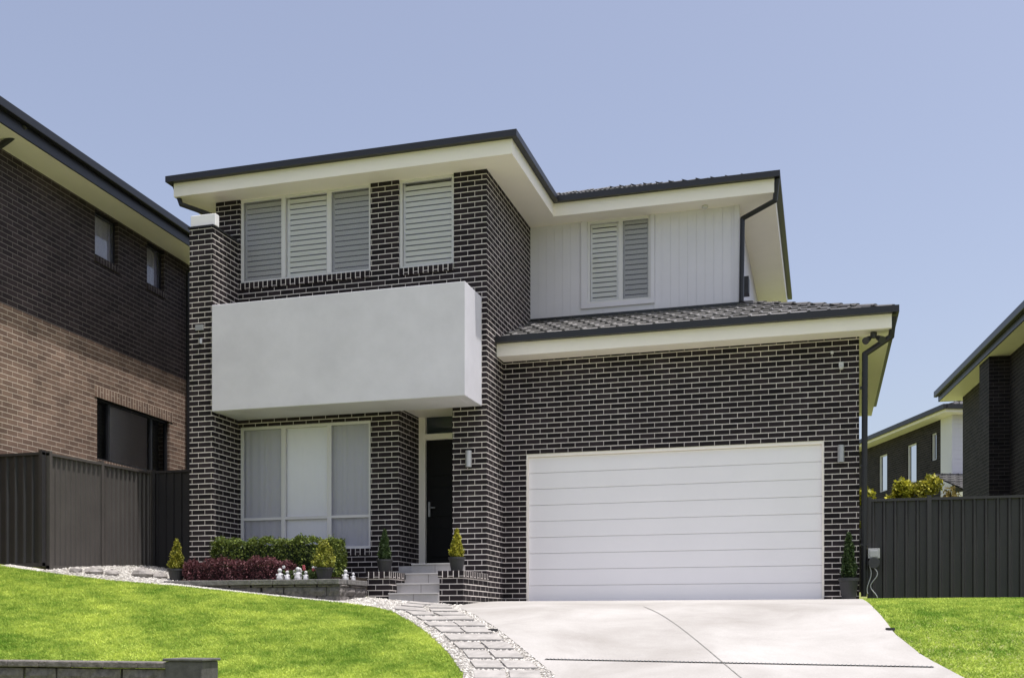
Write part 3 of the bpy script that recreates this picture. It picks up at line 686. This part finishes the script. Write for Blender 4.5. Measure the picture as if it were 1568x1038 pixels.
window(NL,mp,-3.24,-2.52,6.64,7.47,(),('blindx scr',),frame=BF,rec=.08,glass=GLASSR); window(NL,mp,-1.58,-.96,6.64,7.47,(),('blindx scr',),frame=BF,rec=.08,glass=GLASSR)
window(NL,mp,-3.18,-.77,2.97,4.09,(-2.75,-1.35),('x','blind','x'),frame=BF,rec=.05)
s2=M(); s2.box(-9.5,.58,-9.5,.5,7.5,7.54); s2.obj('soffit',CREAM2,NL)
f2=M(); f2.box(.58,.61,-9.53,.5,7.497,7.76); f2.box(-9.5,.58,-9.53,-9.5,7.497,7.76); f2.obj('fascia',BLACK,NL)
g2_=M(); g2_.box(.613,.71,-9.63,.6,7.68,7.82); g2_.box(-9.5,.61,-9.63,-9.533,7.68,7.82); g2_.box(-9.5,.61,.503,.6,7.68,7.82); g2_.obj('gutters',BLACK,NL,bevel=.012)
rr=M(); z=7.78; c0=(.60,-9.52,z);c1=(.60,.50,z);c2=(-9.5,.50,z);c3=(-9.5,-9.52,z);h_=5.0
t1=(.60-h_,-9.52+h_,z+h_*.38);t2=(.60-h_,.50-h_,z+h_*.38)
tileplane(rr,[c0,c1,t2,t1]);tileplane(rr,[c1,c2,t2]);tileplane(rr,[c3,c0,t1]);tileplane(rr,[c2,c3,t1,t2]); rr.obj('roof_tiles',TILE,NL,col=True)
d_=M(); d_.pipe([(.6,-.16,7.7),(.4,-.16,7.45),(.06,-.16,7.3),(.06,-.16,1.0)],.04); d_.pipe([(.63,-5.9,7.68),(.35,-5.9,7.5),(.05,-5.9,7.35)],.045); d_.obj('downpipes',BLACK,NL)

NR=group('neighbour_brick_house',(3.64,31.47,0),math.radians(6.0))
w=M(); mp=MXn(0.); wall(w,mp,-13,0,.0,6.2,.25,[(-2.6,-1.8,1.9,3.6)]); w.box(.25,9,-.25,0,0,6.2); w.box(.25,9,-13,-12.75,0,6.2); w.box(8.75,9,-12.75,-.25,0,6.2)
w.box(-.45,-.001,-4.6,-3.7,0,6.2)
w.obj('brick_walls',BRICKN,NR); window(NR,mp,-2.6,-1.8,1.9,3.6,(),('x',),frame=BF)
s2=M(); s2.box(-.5,9.5,-13.5,.5,6.2,6.24); s2.obj('soffit',CREAM2,NR)
f2=M(); f2.box(-.53,-.5,-13.5,.53,6.197,6.44); f2.box(-.5,9.5,.5,.53,6.197,6.44); f2.obj('fascia',BLACK,NR)
g2_=M(); g2_.box(-.63,-.533,-13.6,.63,6.34,6.5); g2_.box(-.53,9.5,-13.6,-13.5,6.34,6.5); g2_.obj('gutters',BLACK,NR,bevel=.012)
rr=M(); z=6.44; c0=(-.55,-13.5,z);c1=(-.55,.55,z);c2=(9.5,.55,z);c3=(9.5,-13.5,z);h_=5.0
t1=(-.55+h_,-13.5+h_,z+h_*.36);t2=(-.55+h_,.55-h_,z+h_*.36)
tileplane(rr,[c1,c0,t1,t2]);tileplane(rr,[c2,c1,t2]);tileplane(rr,[c0,c3,t1]);tileplane(rr,[c3,c2,t2,t1]); rr.obj('roof_tiles',TILE,NR,col=True)

ND=group('distant_brick_house',(4.15,41.2,0),math.radians(20.8))
w=M(); mp=MXn(0.); wall(w,mp,0.25,14,1.5,7.4,.25,[(2.2,3.0,5.4,6.9),(.6,1.0,6.0,7.0),(4.8,5.6,5.4,6.9)]); w.box(8,8.25,.25,14,1.5,7.4); w.box(0,8.25,14,14.25,1.5,7.4)
w.obj('brick_walls',BRICKN,ND)
w=M(); w.box(-.01,8.25,-.6,.25,1.5,7.4)
for i in range(38): w.box(-.02,8.25,-.612,-.6,1.5+i*.155,1.5+i*.155+.145)
w.obj('white_cladding',CLAD,ND)
window(ND,mp,2.2,3.0,5.4,6.9,(),('blind',)); window(ND,mp,4.8,5.6,5.4,6.9,(),('blind',)); window(ND,mp,.6,1.0,6.0,7.0,(),('x',))
s2=M(); s2.box(-.5,8.7,-1.1,14.5,7.4,7.44); s2.obj('soffit',CREAM2,ND)
g2_=M(); g2_.box(-.63,-.5,-1.2,14.6,7.5,7.66); g2_.box(-.5,8.7,-1.23,-1.1,7.5,7.66); g2_.obj('gutters',BLACK,ND)
f2=M(); f2.box(-.52,-.497,-1.1,14.5,7.4,7.5); f2.box(-.5,8.7,-1.12,-1.097,7.4,7.5); f2.obj('fascia',CREAM2,ND)
rr=M(); z=7.62; c0=(-.55,-1.15,z);c1=(-.55,14.5,z);c2=(8.7,14.5,z);c3=(8.7,-1.15,z);h_=4.6
t1=(-.55+h_,-1.15+h_,z+h_*.34);t2=(-.55+h_,14.5-h_,z+h_*.34)
tileplane(rr,[c0,c1,t2,t1]);tileplane(rr,[c1,c2,t2]);tileplane(rr,[c3,c0,t1]);tileplane(rr,[c2,c3,t1,t2])
z=4.35; tileplane(rr,[(-.9,-3.4,z),(8,-3.4,z),(8,-.62,z+.95),(-.9,-.62,z+.95)],.07); rr.obj('roof_tiles',TILE,ND,col=True)
w=M(); w.box(-.4,8,-3.0,-.63,1.5,4.25); w.obj('lower_walls',BRICKN,ND); w=M(); w.box(-1,8,-3.5,-3.4,4.2,4.35); w.box(-1,-.9,-3.4,-.6,4.2,4.35); w.obj('lower_gutter',CREAM,ND)

# ---------------------------------------------------------------- light, sky, camera
sd_=Vector((1,-.3,4.1)).normalized()
sun=bpy.data.lights.new('sun','SUN'); sun.energy=5.0; sun.angle=math.radians(.5); sun.color=(1,.97,.93)
so_=bpy.data.objects.new('sun',sun); so_.rotation_euler=sd_.to_track_quat('Z','Y').to_euler(); so_.location=(10,-5,40); S.collection.objects.link(so_)
wd=bpy.data.worlds.new('World'); S.world=wd; wd.use_nodes=True; nt=wd.node_tree
sk=nt.nodes.new('ShaderNodeTexSky'); sk.sky_type='NISHITA'; sk.sun_disc=False
sk.sun_elevation=math.asin(sd_.z); sk.sun_rotation=math.atan2(sd_.x,sd_.y); sk.air_density=1.0; sk.dust_density=3.5; sk.ozone_density=1.5
hs=nt.nodes.new('ShaderNodeHueSaturation'); hs.inputs['Hue'].default_value=.511; hs.inputs['Saturation'].default_value=.76; hs.inputs['Value'].default_value=1.28
bg=nt.nodes['Background']; bg.inputs['Strength'].default_value=.15
nt.links.new(sk.outputs[0],hs.inputs['Color']); nt.links.new(hs.outputs[0],bg.inputs['Color'])
cam=bpy.data.cameras.new('camera'); cam.lens=36*1634/1568; cam.sensor_width=36; cam.sensor_fit='HORIZONTAL'; cam.shift_y=(955-519)/1568; cam.clip_end=3000; cam.clip_start=.1
co=bpy.data.objects.new('camera',cam); co.location=(0,0,0); co.rotation_euler=(math.radians(90),0,math.radians(16.3)); S.collection.objects.link(co); S.camera=co
